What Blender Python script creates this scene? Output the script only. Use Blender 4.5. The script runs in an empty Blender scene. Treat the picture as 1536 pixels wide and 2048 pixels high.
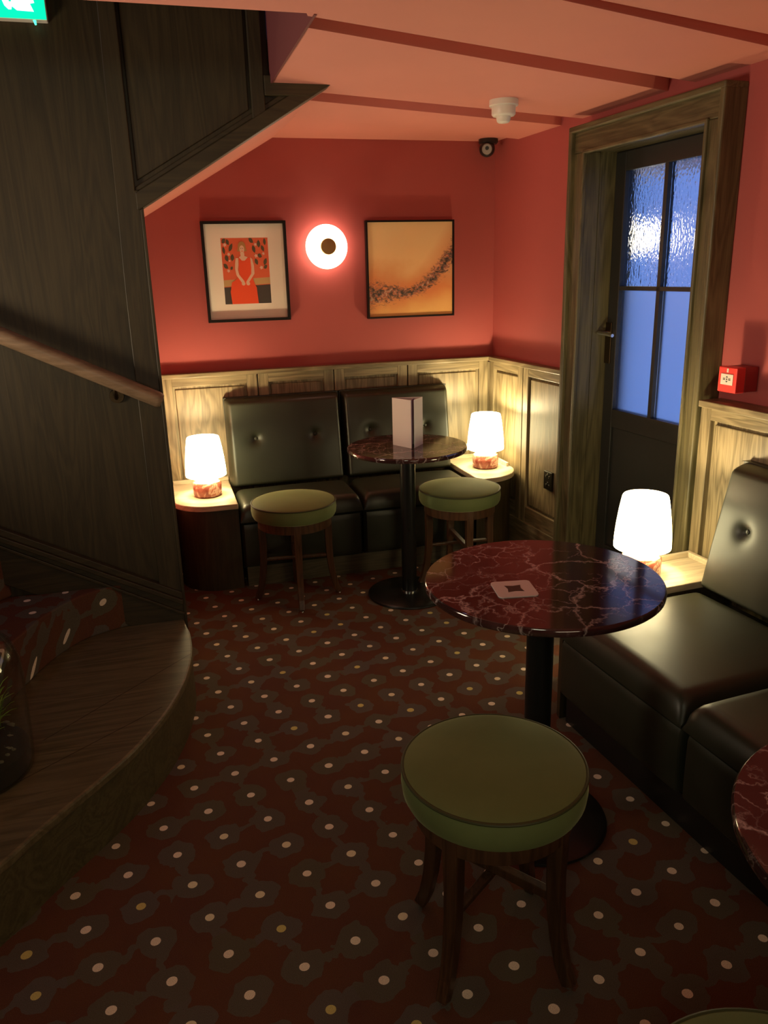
import bpy, bmesh, math, random
from mathutils import Vector, Matrix
PI = math.pi
R = math.radians
random.seed(7)
scene = bpy.context.scene
C = scene.collection

# ------------------------------------------------------------------ camera
# world frame: X runs along the back wall to the right, Y towards the back wall, Z up
cam_d = bpy.data.cameras.new('camera')
cam = bpy.data.objects.new('camera', cam_d)
C.objects.link(cam)
scene.camera = cam
cam_d.sensor_fit = 'VERTICAL'
cam_d.sensor_height = 36.0
cam_d.lens = 1577.0 / 2048 * 36
cam_d.clip_start = 0.05
EYE, YAW, PITCH, ROLL = 1.55, R(90 - 74.4), R(17.0), R(1.53)
fx = Vector((math.cos(YAW), -math.sin(YAW), 0))           # camera right, before roll
ff = Vector((math.sin(YAW), math.cos(YAW), 0))            # heading
fwd = ff * math.cos(PITCH) + Vector((0, 0, -math.sin(PITCH)))
up0 = ff * math.sin(PITCH) + Vector((0, 0, math.cos(PITCH)))
rt = fx * math.cos(ROLL) - up0 * math.sin(ROLL)
up = fx * math.sin(ROLL) + up0 * math.cos(ROLL)
cam.matrix_world = Matrix(((rt.x, up.x, -fwd.x, 0), (rt.y, up.y, -fwd.y, 0), (rt.z, up.z, -fwd.z, EYE), (0, 0, 0, 1)))

# ------------------------------------------------------------------ world, light, exposure
world = bpy.data.worlds.new('dusk')
scene.world = world
world.use_nodes = True
bg = world.node_tree.nodes['Background']
bg.inputs[0].default_value = (0.16, 0.30, 0.78, 1)
bg.inputs[1].default_value = 1.05

def area(name, loc, target, size, power, col, size_y=None):
    d = bpy.data.lights.new(name, 'AREA')
    d.energy = power; d.color = col; d.size = size
    if size_y: d.shape = 'RECTANGLE'; d.size_y = size_y
    o = bpy.data.objects.new(name, d); C.objects.link(o)
    o.location = loc
    o.rotation_euler = (Vector(target) - Vector(loc)).to_track_quat('-Z', 'Y').to_euler()
    return o
# unseen fills added for ceiling and floor; last, light from the stair landing
area('room_fill', (0.6, -1.7, 1.0), (1.2, 1.8, 2.3), 1.2, 8, (1.0, 0.80, 0.52), 0.5)
sl_ = area('ceiling_fill', (-1.55, 2.15, 1.15), (0.9, 2.6, 2.2), 0.45, 11.5, (1.0, 0.80, 0.56))
sl_.data.spread = R(110)
area('floor_fill', (-0.4, -0.6, 2.1), (0.4, 1.4, 0.2), 0.5, 7.5, (0.93, 1.0, 0.70))
area('landing_light', (-1.6, 2.6, 3.05), (0.1, 2.75, 2.2), 0.5, 2.6, (0.55, 0.55, 1.0))

vs = scene.view_settings
vs.view_transform = 'Standard'
vs.look = 'None'
vs.exposure = 0.0
vs.gamma = 1.0
vs.use_curve_mapping = False
scene.cycles.use_denoising = True
scene.cycles.max_bounces = 8
scene.cycles.diffuse_bounces = 4
scene.cycles.glossy_bounces = 4
scene.cycles.transmission_bounces = 8
scene.cycles.sample_clamp_indirect = 4.0

# ------------------------------------------------------------------ materials
def new_mat(name):
    m = bpy.data.materials.new(name)
    m.use_nodes = True
    nt = m.node_tree
    b = nt.nodes['Principled BSDF']
    return m, nt, b
def N(nt, t, **kw):
    n = nt.nodes.new(t)
    for k, v in kw.items():
        if hasattr(n, k): setattr(n, k, v)
        else: n.inputs[k].default_value = v
    return n
def ramp(nt, stops, interp='LINEAR'):
    n = nt.nodes.new('ShaderNodeValToRGB')
    cr = n.color_ramp
    cr.interpolation = interp
    while len(cr.elements) < len(stops): cr.elements.new(0.5)
    for el, (p, c) in zip(cr.elements, stops):
        el.position = p; el.color = (c[0], c[1], c[2], 1)
    return n
def bump(nt, b, src, strength=0.2, dist=0.002):
    n = N(nt, 'ShaderNodeBump')
    n.inputs['Strength'].default_value = strength
    n.inputs['Distance'].default_value = dist
    nt.links.new(src, n.inputs['Height'])
    nt.links.new(n.outputs[0], b.inputs['Normal'])
    return n
def math_node(nt, op, a, b=None, c=None):
    n = nt.nodes.new('ShaderNodeMath'); n.operation = op
    for i, v in enumerate((a, b, c)):
        if v is None: continue
        if isinstance(v, (int, float)): n.inputs[i].default_value = v
        else: nt.links.new(v, n.inputs[i])
    return n.outputs[0]
def mixc(nt, fac, a, b):
    n = nt.nodes.new('ShaderNodeMix'); n.data_type = 'RGBA'
    for s, v in ((0, fac), (6, a), (7, b)):
        if isinstance(v, (int, float)): n.inputs[s].default_value = v
        elif isinstance(v, (tuple, list)): n.inputs[s].default_value = (v[0], v[1], v[2], 1)
        else: nt.links.new(v, n.inputs[s])
    return n.outputs[2]

def plain(name, col, rough=0.5, metal=0.0, **kw):
    m, nt, b = new_mat(name)
    b.inputs['Base Color'].default_value = (*col, 1)
    b.inputs['Roughness'].default_value = rough
    b.inputs['Metallic'].default_value = metal
    t = N(nt, 'ShaderNodeTexCoord')
    n = N(nt, 'ShaderNodeTexNoise', Scale=35.0, Detail=4.0)
    nt.links.new(t.outputs['Object'], n.inputs['Vector'])
    mul = math_node(nt, 'MULTIPLY_ADD', n.outputs[0], 0.12, rough - 0.06)
    nt.links.new(mul, b.inputs['Roughness'])
    for k, v in kw.items(): b.inputs[k].default_value = v
    return m

def wood(name, dark, light, axis='Z', rough=0.45, bumpy=0.25):
    m, nt, b = new_mat(name)
    t = N(nt, 'ShaderNodeTexCoord')
    mp = N(nt, 'ShaderNodeMapping')
    s = [9.0, 9.0, 9.0]; s['XYZ'.index(axis)] = 0.9
    mp.inputs['Scale'].default_value = s
    nt.links.new(t.outputs['Object'], mp.inputs['Vector'])
    n1 = N(nt, 'ShaderNodeTexNoise', Scale=1.0, Detail=3.0, Distortion=0.6)
    nt.links.new(mp.outputs[0], n1.inputs['Vector'])
    rings = math_node(nt, 'FRACT', math_node(nt, 'MULTIPLY', n1.outputs[0], 9.0))
    tri = math_node(nt, 'ABSOLUTE', math_node(nt, 'SUBTRACT', rings, 0.5))
    mp2 = N(nt, 'ShaderNodeMapping')
    s2 = [190.0, 190.0, 190.0]; s2['XYZ'.index(axis)] = 5.0
    mp2.inputs['Scale'].default_value = s2
    nt.links.new(t.outputs['Object'], mp2.inputs['Vector'])
    n2 = N(nt, 'ShaderNodeTexNoise', Scale=1.0, Detail=2.0)
    nt.links.new(mp2.outputs[0], n2.inputs['Vector'])
    f = math_node(nt, 'MULTIPLY_ADD', tri, 0.9, math_node(nt, 'MULTIPLY', n2.outputs[0], 0.75))
    r = ramp(nt, [(0.22, dark), (0.55, [0.5 * (a + c) for a, c in zip(dark, light)]), (0.85, light)])
    nt.links.new(f, r.inputs[0])
    nt.links.new(r.outputs[0], b.inputs['Base Color'])
    b.inputs['Roughness'].default_value = rough
    bump(nt, b, f, bumpy, 0.001)
    return m

OAK = (0.095, 0.070, 0.032); OAKL = (0.27, 0.212, 0.118)
oak_v = wood('oak_upright', OAK, OAKL, 'Z')
oak_x = wood('oak_level', OAK, OAKL, 'X')
oak_y = wood('oak_level_side', OAK, OAKL, 'Y')
SD = (0.025, 0.0175, 0.0065); SL_ = (0.048, 0.034, 0.013)
stain_v = wood('stained_oak_upright', SD, SL_, 'Z', 0.5)
stain_x = wood('stained_oak_level', SD, SL_, 'X', 0.5)
case_v = wood('casing_upright', (0.050, 0.042, 0.017), (0.125, 0.104, 0.048), 'Z', 0.45)
case_y = wood('casing_level', (0.050, 0.042, 0.017), (0.125, 0.104, 0.048), 'Y', 0.45)
tread_m = wood('tread_oak', (0.075, 0.062, 0.028), (0.15, 0.125, 0.062), 'X', 0.42, 0.12)
riser_m = wood('riser_oak', (0.050, 0.042, 0.016), (0.10, 0.084, 0.035), 'X', 0.5, 0.12)
rail_m = wood('handrail_beech', (0.17, 0.11, 0.065), (0.27, 0.18, 0.11), 'X', 0.4, 0.1)
leg_m = wood('walnut_leg', (0.045, 0.020, 0.009), (0.10, 0.046, 0.02), 'Z', 0.35, 0.1)

def paint(name, col, rough=0.75):
    m, nt, b = new_mat(name)
    t = N(nt, 'ShaderNodeTexCoord')
    n = N(nt, 'ShaderNodeTexNoise', Scale=260.0, Detail=3.0)
    nt.links.new(t.outputs['Object'], n.inputs['Vector'])
    n2 = N(nt, 'ShaderNodeTexNoise', Scale=2.5, Detail=3.0)
    nt.links.new(t.outputs['Object'], n2.inputs['Vector'])
    c = mixc(nt, n2.outputs[0], [v * 0.93 for v in col], [min(1, v * 1.07) for v in col])
    nt.links.new(c, b.inputs['Base Color'])
    b.inputs['Roughness'].default_value = rough
    bump(nt, b, n.outputs[0], 0.06, 0.001)
    return m
red_wall = paint('red_wall_paint', (0.40, 0.080, 0.074))
red_ceil = paint('red_ceiling_paint', (0.64, 0.235, 0.185))
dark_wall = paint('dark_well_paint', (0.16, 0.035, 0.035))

def leather_mat():
    m, nt, b = new_mat('black_leather')
    t = N(nt, 'ShaderNodeTexCoord')
    v = N(nt, 'ShaderNodeTexVoronoi', Scale=420.0)
    nt.links.new(t.outputs['Object'], v.inputs['Vector'])
    n = N(nt, 'ShaderNodeTexNoise', Scale=9.0, Detail=4.0)
    nt.links.new(t.outputs['Object'], n.inputs['Vector'])
    c = mixc(nt, n.outputs[0], (0.018, 0.020, 0.012), (0.030, 0.032, 0.020))
    nt.links.new(c, b.inputs['Base Color'])
    r = math_node(nt, 'MULTIPLY_ADD', n.outputs[0], 0.15, 0.32)
    nt.links.new(r, b.inputs['Roughness'])
    bump(nt, b, v.outputs[0], 0.05, 0.0006)
    return m
leather = leather_mat()

def velvet_mat():
    m, nt, b = new_mat('green_velvet')
    t = N(nt, 'ShaderNodeTexCoord')
    n = N(nt, 'ShaderNodeTexNoise', Scale=7.0, Detail=5.0)
    nt.links.new(t.outputs['Object'], n.inputs['Vector'])
    c = mixc(nt, n.outputs[0], (0.092, 0.125, 0.034), (0.165, 0.205, 0.070))
    nt.links.new(c, b.inputs['Base Color'])
    b.inputs['Roughness'].default_value = 0.8
    b.inputs['Sheen Weight'].default_value = 0.35
    b.inputs['Sheen Roughness'].default_value = 0.35
    b.inputs['Sheen Tint'].default_value = (0.75, 0.78, 0.42, 1)
    n2 = N(nt, 'ShaderNodeTexNoise', Scale=500.0)
    nt.links.new(t.outputs['Object'], n2.inputs['Vector'])
    bump(nt, b, n2.outputs[0], 0.1, 0.0006)
    return m
velvet = velvet_mat()
piping = plain('dark_green_piping', (0.05, 0.055, 0.016), 0.6)

def marble_mat():
    m, nt, b = new_mat('red_marble')
    t = N(nt, 'ShaderNodeTexCoord')
    w = N(nt, 'ShaderNodeTexNoise', Scale=5.0, Detail=6.0, Roughness=0.62)
    nt.links.new(t.outputs['Object'], w.inputs['Vector'])
    vm = nt.nodes.new('ShaderNodeVectorMath'); vm.operation = 'MULTIPLY_ADD'
    nt.links.new(w.outputs['Color'], vm.inputs[0])
    vm.inputs[1].default_value = (0.22, 0.22, 0.22)
    nt.links.new(t.outputs['Object'], vm.inputs[2])
    facs = []
    for sc_, wd in ((5.5, 0.014), (14.0, 0.018)):
        v = N(nt, 'ShaderNodeTexVoronoi', feature='DISTANCE_TO_EDGE', Scale=sc_)
        nt.links.new(vm.outputs[0], v.inputs['Vector'])
        r = ramp(nt, [(0.0, (1, 1, 1)), (wd, (0.35, 0.35, 0.35)), (wd * 2.6, (0, 0, 0))])
        nt.links.new(v.outputs[0], r.inputs[0])
        facs.append(r.outputs[0])
    br = N(nt, 'ShaderNodeTexNoise', Scale=6.0, Detail=5.0)
    nt.links.new(t.outputs['Object'], br.inputs['Vector'])
    msk = ramp(nt, [(0.44, (0, 0, 0)), (0.60, (1, 1, 1))]); nt.links.new(br.outputs[0], msk.inputs[0])
    msk2 = ramp(nt, [(0.36, (0.1, 0.1, 0.1)), (0.52, (1, 1, 1))])
    br2 = N(nt, 'ShaderNodeTexNoise', Scale=3.0, Detail=3.0)
    nt.links.new(vm.outputs[0], br2.inputs['Vector']); nt.links.new(br2.outputs[0], msk2.inputs[0])
    f1 = math_node(nt, 'MULTIPLY', facs[0], msk2.outputs[0])
    f2 = math_node(nt, 'MULTIPLY', facs[1], msk.outputs[0])
    f = math_node(nt, 'MULTIPLY', math_node(nt, 'MAXIMUM', f1, f2), 0.85)
    base = ramp(nt, [(0.30, (0.018, 0.008, 0.007)), (0.55, (0.046, 0.018, 0.017)), (0.75, (0.09, 0.044, 0.042))])
    nt.links.new(w.outputs[0], base.inputs[0])
    c = mixc(nt, f, base.outputs[0], (0.55, 0.45, 0.44))
    nt.links.new(c, b.inputs['Base Color'])
    b.inputs['Roughness'].default_value = 0.08
    b.inputs['IOR'].default_value = 1.75
    return m
marble = marble_mat()

def carpet_mat(name='patterned_carpet'):
    m, nt, b = new_mat(name)
    t = N(nt, 'ShaderNodeTexCoord')
    sp = N(nt, 'ShaderNodeSeparateXYZ'); nt.links.new(t.outputs['Object'], sp.inputs[0])
    ax, ay, bx, by, ox, oy = 0.0352, -0.128, 0.132, 0.0375, 0.132, 2.684
    det = ax * by - ay * bx
    X = math_node(nt, 'SUBTRACT', sp.outputs[0], ox)
    Y = math_node(nt, 'SUBTRACT', sp.outputs[1], oy)
    # vertical faces (riser) fold the height into the pattern
    Y = math_node(nt, 'SUBTRACT', Y, sp.outputs[2])
    u = math_node(nt, 'ADD', math_node(nt, 'MULTIPLY', X, by / det), math_node(nt, 'MULTIPLY', Y, -bx / det))
    v = math_node(nt, 'ADD', math_node(nt, 'MULTIPLY', X, -ay / det), math_node(nt, 'MULTIPLY', Y, ax / det))
    cell = N(nt, 'ShaderNodeCombineXYZ')
    iu = math_node(nt, 'ROUND', u); iv = math_node(nt, 'ROUND', v)
    nt.links.new(iu, cell.inputs[0]); nt.links.new(iv, cell.inputs[1])
    fu = math_node(nt, 'SUBTRACT', u, iu); fv = math_node(nt, 'SUBTRACT', v, iv)
    d = math_node(nt, 'SQRT', math_node(nt, 'ADD', math_node(nt, 'MULTIPLY', fu, fu), math_node(nt, 'MULTIPLY', fv, fv)))
    wn = N(nt, 'ShaderNodeTexWhiteNoise'); nt.links.new(cell.outputs[0], wn.inputs['Vector'])
    nz = N(nt, 'ShaderNodeTexNoise', Scale=17.0, Detail=2.0); nt.links.new(t.outputs['Object'], nz.inputs['Vector'])
    dn = math_node(nt, 'MULTIPLY_ADD', math_node(nt, 'SUBTRACT', nz.outputs[0], 0.5), 0.42, d)
    ring = math_node(nt, 'LESS_THAN', dn, 0.365)
    # tails linking one ring to its neighbour, along one lattice direction or the other
    wob = math_node(nt, 'MULTIPLY', math_node(nt, 'SUBTRACT', nz.outputs[0], 0.5), 0.7)
    def tail(a_id, b_id, f, seed):
        cb = N(nt, 'ShaderNodeCombineXYZ'); nt.links.new(a_id, cb.inputs[0]); nt.links.new(b_id, cb.inputs[1]); cb.inputs[2].default_value = seed
        w2 = N(nt, 'ShaderNodeTexWhiteNoise'); nt.links.new(cb.outputs[0], w2.inputs['Vector'])
        on = math_node(nt, 'GREATER_THAN', w2.outputs[0], 0.55)
        return math_node(nt, 'MULTIPLY', on, math_node(nt, 'LESS_THAN', math_node(nt, 'ABSOLUTE', math_node(nt, 'ADD', f, wob)), 0.11))
    l1 = tail(iu, math_node(nt, 'FLOOR', v), fu, 3.0)
    l2 = tail(math_node(nt, 'FLOOR', u), iv, fv, 7.0)
    shape = math_node(nt, 'MAXIMUM', ring, math_node(nt, 'MAXIMUM', l1, l2))
    big = N(nt, 'ShaderNodeTexNoise', Scale=5.0, Detail=2.0); nt.links.new(t.outputs['Object'], big.inputs['Vector'])
    base = mixc(nt, big.outputs[0], (0.110, 0.045, 0.036), (0.150, 0.066, 0.028))
    rc = mixc(nt, wn.outputs[0], (0.120, 0.106, 0.070), (0.128, 0.108, 0.092))
    c = mixc(nt, shape, base, rc)
    dot = math_node(nt, 'LESS_THAN', math_node(nt, 'MULTIPLY_ADD', math_node(nt, 'SUBTRACT', nz.outputs[0], 0.5), 0.05, d), 0.090)
    dc = ramp(nt, [(0.0, (0.95, 0.84, 0.66)), (0.7, (0.92, 0.84, 0.58)), (0.85, (0.70, 0.62, 0.22))], 'CONSTANT')
    nt.links.new(wn.outputs[0], dc.inputs[0])
    c = mixc(nt, dot, c, dc.outputs[0])
    pile = N(nt, 'ShaderNodeTexNoise', Scale=650.0, Detail=2.0); nt.links.new(t.outputs['Object'], pile.inputs['Vector'])
    pr = ramp(nt, [(0.3, (0.62, 0.62, 0.62)), (0.7, (1.2, 1.2, 1.2))]); nt.links.new(pile.outputs[0], pr.inputs[0])
    mx = nt.nodes.new('ShaderNodeMix'); mx.data_type = 'RGBA'; mx.blend_type = 'MULTIPLY'; mx.inputs[0].default_value = 1
    nt.links.new(c, mx.inputs[6]); nt.links.new(pr.outputs[0], mx.inputs[7])
    nt.links.new(mx.outputs[2], b.inputs['Base Color'])
    b.inputs['Roughness'].default_value = 0.95
    b.inputs['Specular IOR Level'].default_value = 0.1
    bump(nt, b, pile.outputs[0], 0.5, 0.003)
    return m
carpet = carpet_mat()

def emit(name, col, strength, base=None):
    m, nt, b = new_mat(name)
    b.inputs['Base Color'].default_value = (*(base or col), 1)
    b.inputs['Emission Color'].default_value = (*col, 1)
    b.inputs['Emission Strength'].default_value = strength
    b.inputs['Roughness'].default_value = 0.5
    return m
WARM = (1.0, 0.85, 0.46)
shade_glow = emit('glowing_opal_shade', WARM, 13.0, (0.8, 0.75, 0.65))
bulb_glow = emit('glowing_bulb', (1, 0.85, 0.6), 12.0)
sconce_glow = emit('glowing_opal_disc', (1.0, 0.74, 0.52), 8.0, (0.85, 0.8, 0.75))
sign_green = emit('lit_green_sign', (0.0, 0.85, 0.42), 1.25, (0, 0.5, 0.3))
sign_white = emit('lit_white_pictogram', (0.9, 1.0, 0.97), 1.6)
led_green = emit('green_led', (0.1, 1.0, 0.6), 1.5)

def rose_stone():
    m, nt, b = new_mat('rose_stone')
    t = N(nt, 'ShaderNodeTexCoord')
    n = N(nt, 'ShaderNodeTexNoise', Scale=22.0, Detail=5.0, Distortion=1.5)
    nt.links.new(t.outputs['Object'], n.inputs['Vector'])
    r = ramp(nt, [(0.35, (0.20, 0.045, 0.03)), (0.52, (0.36, 0.11, 0.075)), (0.62, (0.62, 0.40, 0.30)), (0.68, (0.30, 0.08, 0.05))])
    nt.links.new(n.outputs[0], r.inputs[0]); nt.links.new(r.outputs[0], b.inputs['Base Color'])
    b.inputs['Roughness'].default_value = 0.18
    return m
stone = rose_stone()
black_metal = plain('black_metal', (0.008, 0.009, 0.008), 0.3, 0.0)
chrome = plain('chrome', (0.75, 0.75, 0.72), 0.18, 1.0)
brass = plain('brushed_brass', (0.62, 0.42, 0.16), 0.3, 1.0)
bronze = plain('dark_bronze', (0.10, 0.07, 0.04), 0.35, 1.0)
white_pl = plain('white_plastic', (0.72, 0.66, 0.58), 0.4)
black_pl = plain('black_plastic', (0.014, 0.013, 0.012), 0.35)
grey_pl = plain('grey_plastic', (0.30, 0.29, 0.26), 0.3)
red_pl = plain('red_plastic', (0.75, 0.035, 0.03), 0.35)
darkred_pl = plain('dark_red_plastic', (0.30, 0.02, 0.02), 0.4)
frame_m = plain('black_frame', (0.010, 0.007, 0.006), 0.45, **{'Specular IOR Level': 0.2})
paper = plain('white_paper', (0.90, 0.85, 0.74), 0.8)
menu_paper = plain('menu_card', (0.80, 0.74, 0.70), 0.6)
menu_in = plain('menu_card_inside', (0.20, 0.13, 0.20), 0.6)
card_white = plain('white_card', (0.66, 0.58, 0.56), 0.5)
door_m = plain('black_door_paint', (0.020, 0.020, 0.017), 0.4)
socket_m = plain('bronze_socket_plate', (0.05, 0.045, 0.03), 0.3, 0.8)
top_wood = wood('pale_table_top', (0.42, 0.35, 0.24), (0.60, 0.51, 0.36), 'X', 0.4, 0.08)
skirt_m = wood('kickboard', (0.05, 0.04, 0.022), (0.10, 0.08, 0.045), 'X', 0.6)

def pane_mat(name, textured):
    m, nt, b = new_mat(name)
    b.inputs['Base Color'].default_value = (0.86, 0.88, 0.92, 1)
    b.inputs['Roughness'].default_value = 0.10 if textured else 0.35
    b.inputs['Transmission Weight'].default_value = 1.0
    b.inputs['IOR'].default_value = 1.45
    t = N(nt, 'ShaderNodeTexCoord')
    mp = N(nt, 'ShaderNodeMapping'); mp.inputs['Scale'].default_value = (1, 1.0, 0.55)
    nt.links.new(t.outputs['Object'], mp.inputs['Vector'])
    n = N(nt, 'ShaderNodeTexNoise', Scale=75.0 if textured else 30.0, Detail=1.5)
    nt.links.new(mp.outputs[0], n.inputs['Vector'])
    bump(nt, b, n.outputs[0], 0.5 if textured else 0.15, 0.006 if textured else 0.002)
    return m
pane_tex = pane_mat('hammered_glass', True)
pane_plain = pane_mat('frosted_glass', False)
def glass_mat():
    # thin blown glass: clear, with a fresnel sheen
    m, nt, b = new_mat('clear_glass')
    nt.nodes.remove(b)
    tr = N(nt, 'ShaderNodeBsdfTransparent'); tr.inputs[0].default_value = (0.93, 0.96, 0.93, 1)
    gl = N(nt, 'ShaderNodeBsdfGlossy'); gl.inputs['Roughness'].default_value = 0.03
    lw = N(nt, 'ShaderNodeLayerWeight'); lw.inputs[0].default_value = 0.5
    fr = math_node(nt, 'MULTIPLY_ADD', math_node(nt, 'POWER', lw.outputs['Facing'], 4.0), 0.55, 0.03)
    mx = N(nt, 'ShaderNodeMixShader')
    nt.links.new(fr, mx.inputs[0]); nt.links.new(tr.outputs[0], mx.inputs[1]); nt.links.new(gl.outputs[0], mx.inputs[2])
    nt.links.new(mx.outputs[0], nt.nodes['Material Output'].inputs[0])
    return m
glass = glass_mat()

# ------------------------------------------------------------------ geometry helpers
def link(o, parent=None):
    C.objects.link(o)
    if parent is not None: o.parent = parent
    return o
def obj(name, bm, mat, parent=None, smooth=False, loc=None, rotz=0.0, bevel=0.0, label=None):
    bmesh.ops.recalc_face_normals(bm, faces=bm.faces)
    me = bpy.data.meshes.new(name)
    bm.to_mesh(me); bm.free()
    for m in (mat if isinstance(mat, (list, tuple)) else [mat]): me.materials.append(m)
    if smooth:
        me.polygons.foreach_set('use_smooth', [True] * len(me.polygons))
        me.set_sharp_from_angle(angle=R(40))
    o = bpy.data.objects.new(name, me)
    link(o, parent)
    if loc is not None: o.location = loc
    o.rotation_euler = (0, 0, rotz)
    if bevel:
        md = o.modifiers.new('bevel', 'BEVEL'); md.width = bevel; md.segments = 2; md.limit_method = 'ANGLE'
    if label: o['label'] = label
    return o
def empty(name, loc=(0, 0, 0), rotz=0.0):
    o = bpy.data.objects.new(name, None)
    o.empty_display_size = 0.1
    C.objects.link(o); o.location = loc; o.rotation_euler = (0, 0, rotz)
    return o
def tag(o, label, cat, group=None, kind=None):
    o['label'] = label; o['category'] = cat
    if group: o['group'] = group
    if kind: o['kind'] = kind
    return o
def struct(o):
    o['kind'] = 'structure'; return o
def box(bm, x0, x1, y0, y1, z0, z1):
    v = [bm.verts.new(p) for p in ((x0, y0, z0), (x1, y0, z0), (x1, y1, z0), (x0, y1, z0), (x0, y0, z1), (x1, y0, z1), (x1, y1, z1), (x0, y1, z1))]
    for f in ((0, 3, 2, 1), (4, 5, 6, 7), (0, 1, 5, 4), (1, 2, 6, 5), (2, 3, 7, 6), (3, 0, 4, 7)):
        bm.faces.new([v[i] for i in f])
    return bm
def B(*a):
    bm = bmesh.new(); return box(bm, *a)
def prism(bm, pts, lo, hi, axis='Z'):
    """polygon pts extruded between lo and hi along an axis; pts are the two other coordinates"""
    def P(p, h):
        return (p[0], p[1], h) if axis == 'Z' else ((p[0], h, p[1]) if axis == 'Y' else (h, p[0], p[1]))
    a = [bm.verts.new(P(p, lo)) for p in pts]; b = [bm.verts.new(P(p, hi)) for p in pts]
    n = len(pts)
    bm.faces.new(a); bm.faces.new(b[::-1])
    for i in range(n): bm.faces.new((a[i], a[(i + 1) % n], b[(i + 1) % n], b[i]))
    return bm
def lathe(bm, prof, seg=48, ang=2 * PI, cx=0, cy=0):
    """prof: (r, z) list; closes at r = 0"""
    rings = []
    for r, z in prof:
        if r < 1e-6: rings.append([bm.verts.new((cx, cy, z))])
        else: rings.append([bm.verts.new((cx + r * math.cos(ang * i / seg), cy + r * math.sin(ang * i / seg), z)) for i in range(seg)])
    for a, b in zip(rings, rings[1:]):
        for i in range(seg):
            j = (i + 1) % seg
            if len(a) == 1 and len(b) == 1: continue
            if len(a) == 1: bm.faces.new((a[0], b[i], b[j]))
            elif len(b) == 1: bm.faces.new((a[i], b[0], a[j]))
            else: bm.faces.new((a[i], b[i], b[j], a[j]))
    return bm
def tube(bm, pts, rad, seg=12):
    pts = [Vector(p) for p in pts]
    rads = rad if isinstance(rad, (list, tuple)) else [rad] * len(pts)
    rings = []
    ref = None
    for i, p in enumerate(pts):
        d = (pts[min(i + 1, len(pts) - 1)] - pts[max(i - 1, 0)]).normalized()
        if ref is None: ref = d.orthogonal().normalized()
        a = (ref - d * ref.dot(d)).normalized(); ref = a
        b = d.cross(a)
        rings.append([bm.verts.new(p + (a * math.cos(2 * PI * k / seg) + b * math.sin(2 * PI * k / seg)) * rads[i]) for k in range(seg)])
    for a, b in zip(rings, rings[1:]):
        for k in range(seg): bm.faces.new((a[k], a[(k + 1) % seg], b[(k + 1) % seg], b[k]))
    bm.faces.new(rings[0][::-1]); bm.faces.new(rings[-1])
    return bm
def rbar(bm, pts, sizes, side=Vector((0, 1, 0))):
    """rectangular bar swept through pts, sizes (w across 'side', d along the other)"""
    pts = [Vector(p) for p in pts]; rings = []
    for i, p in enumerate(pts):
        d = (pts[min(i + 1, len(pts) - 1)] - pts[max(i - 1, 0)]).normalized()
        a = (side - d * side.dot(d)).normalized(); b = d.cross(a)
        w, t = sizes[i]
        rings.append([bm.verts.new(p + a * w / 2 * sx + b * t / 2 * sy) for sx, sy in ((1, 1), (-1, 1), (-1, -1), (1, -1))])
    for a, b in zip(rings, rings[1:]):
        for k in range(4): bm.faces.new((a[k], a[(k + 1) % 4], b[(k + 1) % 4], b[k]))
    bm.faces.new(rings[0][::-1]); bm.faces.new(rings[-1])
    return bm
def arc(cx, cy, r, a0, a1, n=10):
    return [(cx + r * math.cos(R(a0 + (a1 - a0) * i / n)), cy + r * math.sin(R(a0 + (a1 - a0) * i / n))) for i in range(n + 1)]

# frame of the right wall: local x = into the room, local y = along the wall towards the camera
RC = (1.883, 4.35); RROT = math.atan2(-0.0697, -0.9975)
def RP(s, off, z=0.0):
    return Vector((RC[0] + 0.0697 * s - 0.9975 * off, RC[1] - 0.9975 * s - 0.0697 * off, z))

# ------------------------------------------------------------------ the setting
bm = bmesh.new(); prism(bm, [(-3.2, -2.2), (2.7, -2.2), (2.7, 4.6), (-3.2, 4.6)], -0.1, 0.0)
struct(obj('floor', bm, carpet))

# back wall: red paint above and behind the oak wainscot
struct(obj('wall_back', B(-3.2, 2.3, 4.39, 4.55, 0, 3.4), red_wall))
struct(obj('wall_left', B(-3.2, -3.05, -2.2, 4.39, 0, 3.4), red_wall))
struct(obj('wall_front', B(-3.05, 2.7, -2.2, -2.05, 0, 2.3), red_wall))
struct(obj('wall_alcove', B(-0.10, -0.02, 3.15, 4.39, 0, 1.80), red_wall))

# right wall with the door opening
bm = bmesh.new()
box(bm, -0.25, -0.04, -0.3, 0.86, 0, 2.3)
box(bm, -0.25, -0.04, 1.74, 6.6, 0, 2.3)
box(bm, -0.25, -0.04, 0.86, 1.74, 2.09, 2.3)
struct(obj('wall_right', bm, red_wall, loc=(RC[0], RC[1], 0), rotz=RROT))

# ceiling: boards hung a little below a slab, dark gaps between them
ceil = struct(obj('ceiling', B(-3.05, 2.7, -2.1, 2.28, 2.262, 2.34), red_ceil))
bm = bmesh.new(); prism(bm, [(0.492, 2.28), (2.5, 2.28), (2.5, 4.39), (-0.1, 4.39), (-0.1, 3.14), (0.492, 3.14)], 2.262, 2.34)
obj('ceiling_slab', bm, red_ceil, ceil)
def board(pts, z=2.19):
    bm = bmesh.new(); prism(bm, pts, z, 2.262); return obj('ceiling_board', bm, red_ceil, ceil)
l3n = lambda x: 2.02 + 0.274 * (x - 1.105)
l3f = lambda x: 2.077 + 0.322 * (x - 1.136)
l1n = lambda x: 2.302 + 0.329 * (x - 0.472)
l1f = lambda x: 2.402 + 0.368 * (x - 0.487)
l2n = lambda x: 3.194 + 0.274 * (x - 0.688)
l2f = lambda x: 3.352 + 0.300 * (x - 0.721)
l4 = lambda x: 3.668 + 0.376 * (x - 0.698)
XE = 2.35
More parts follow.
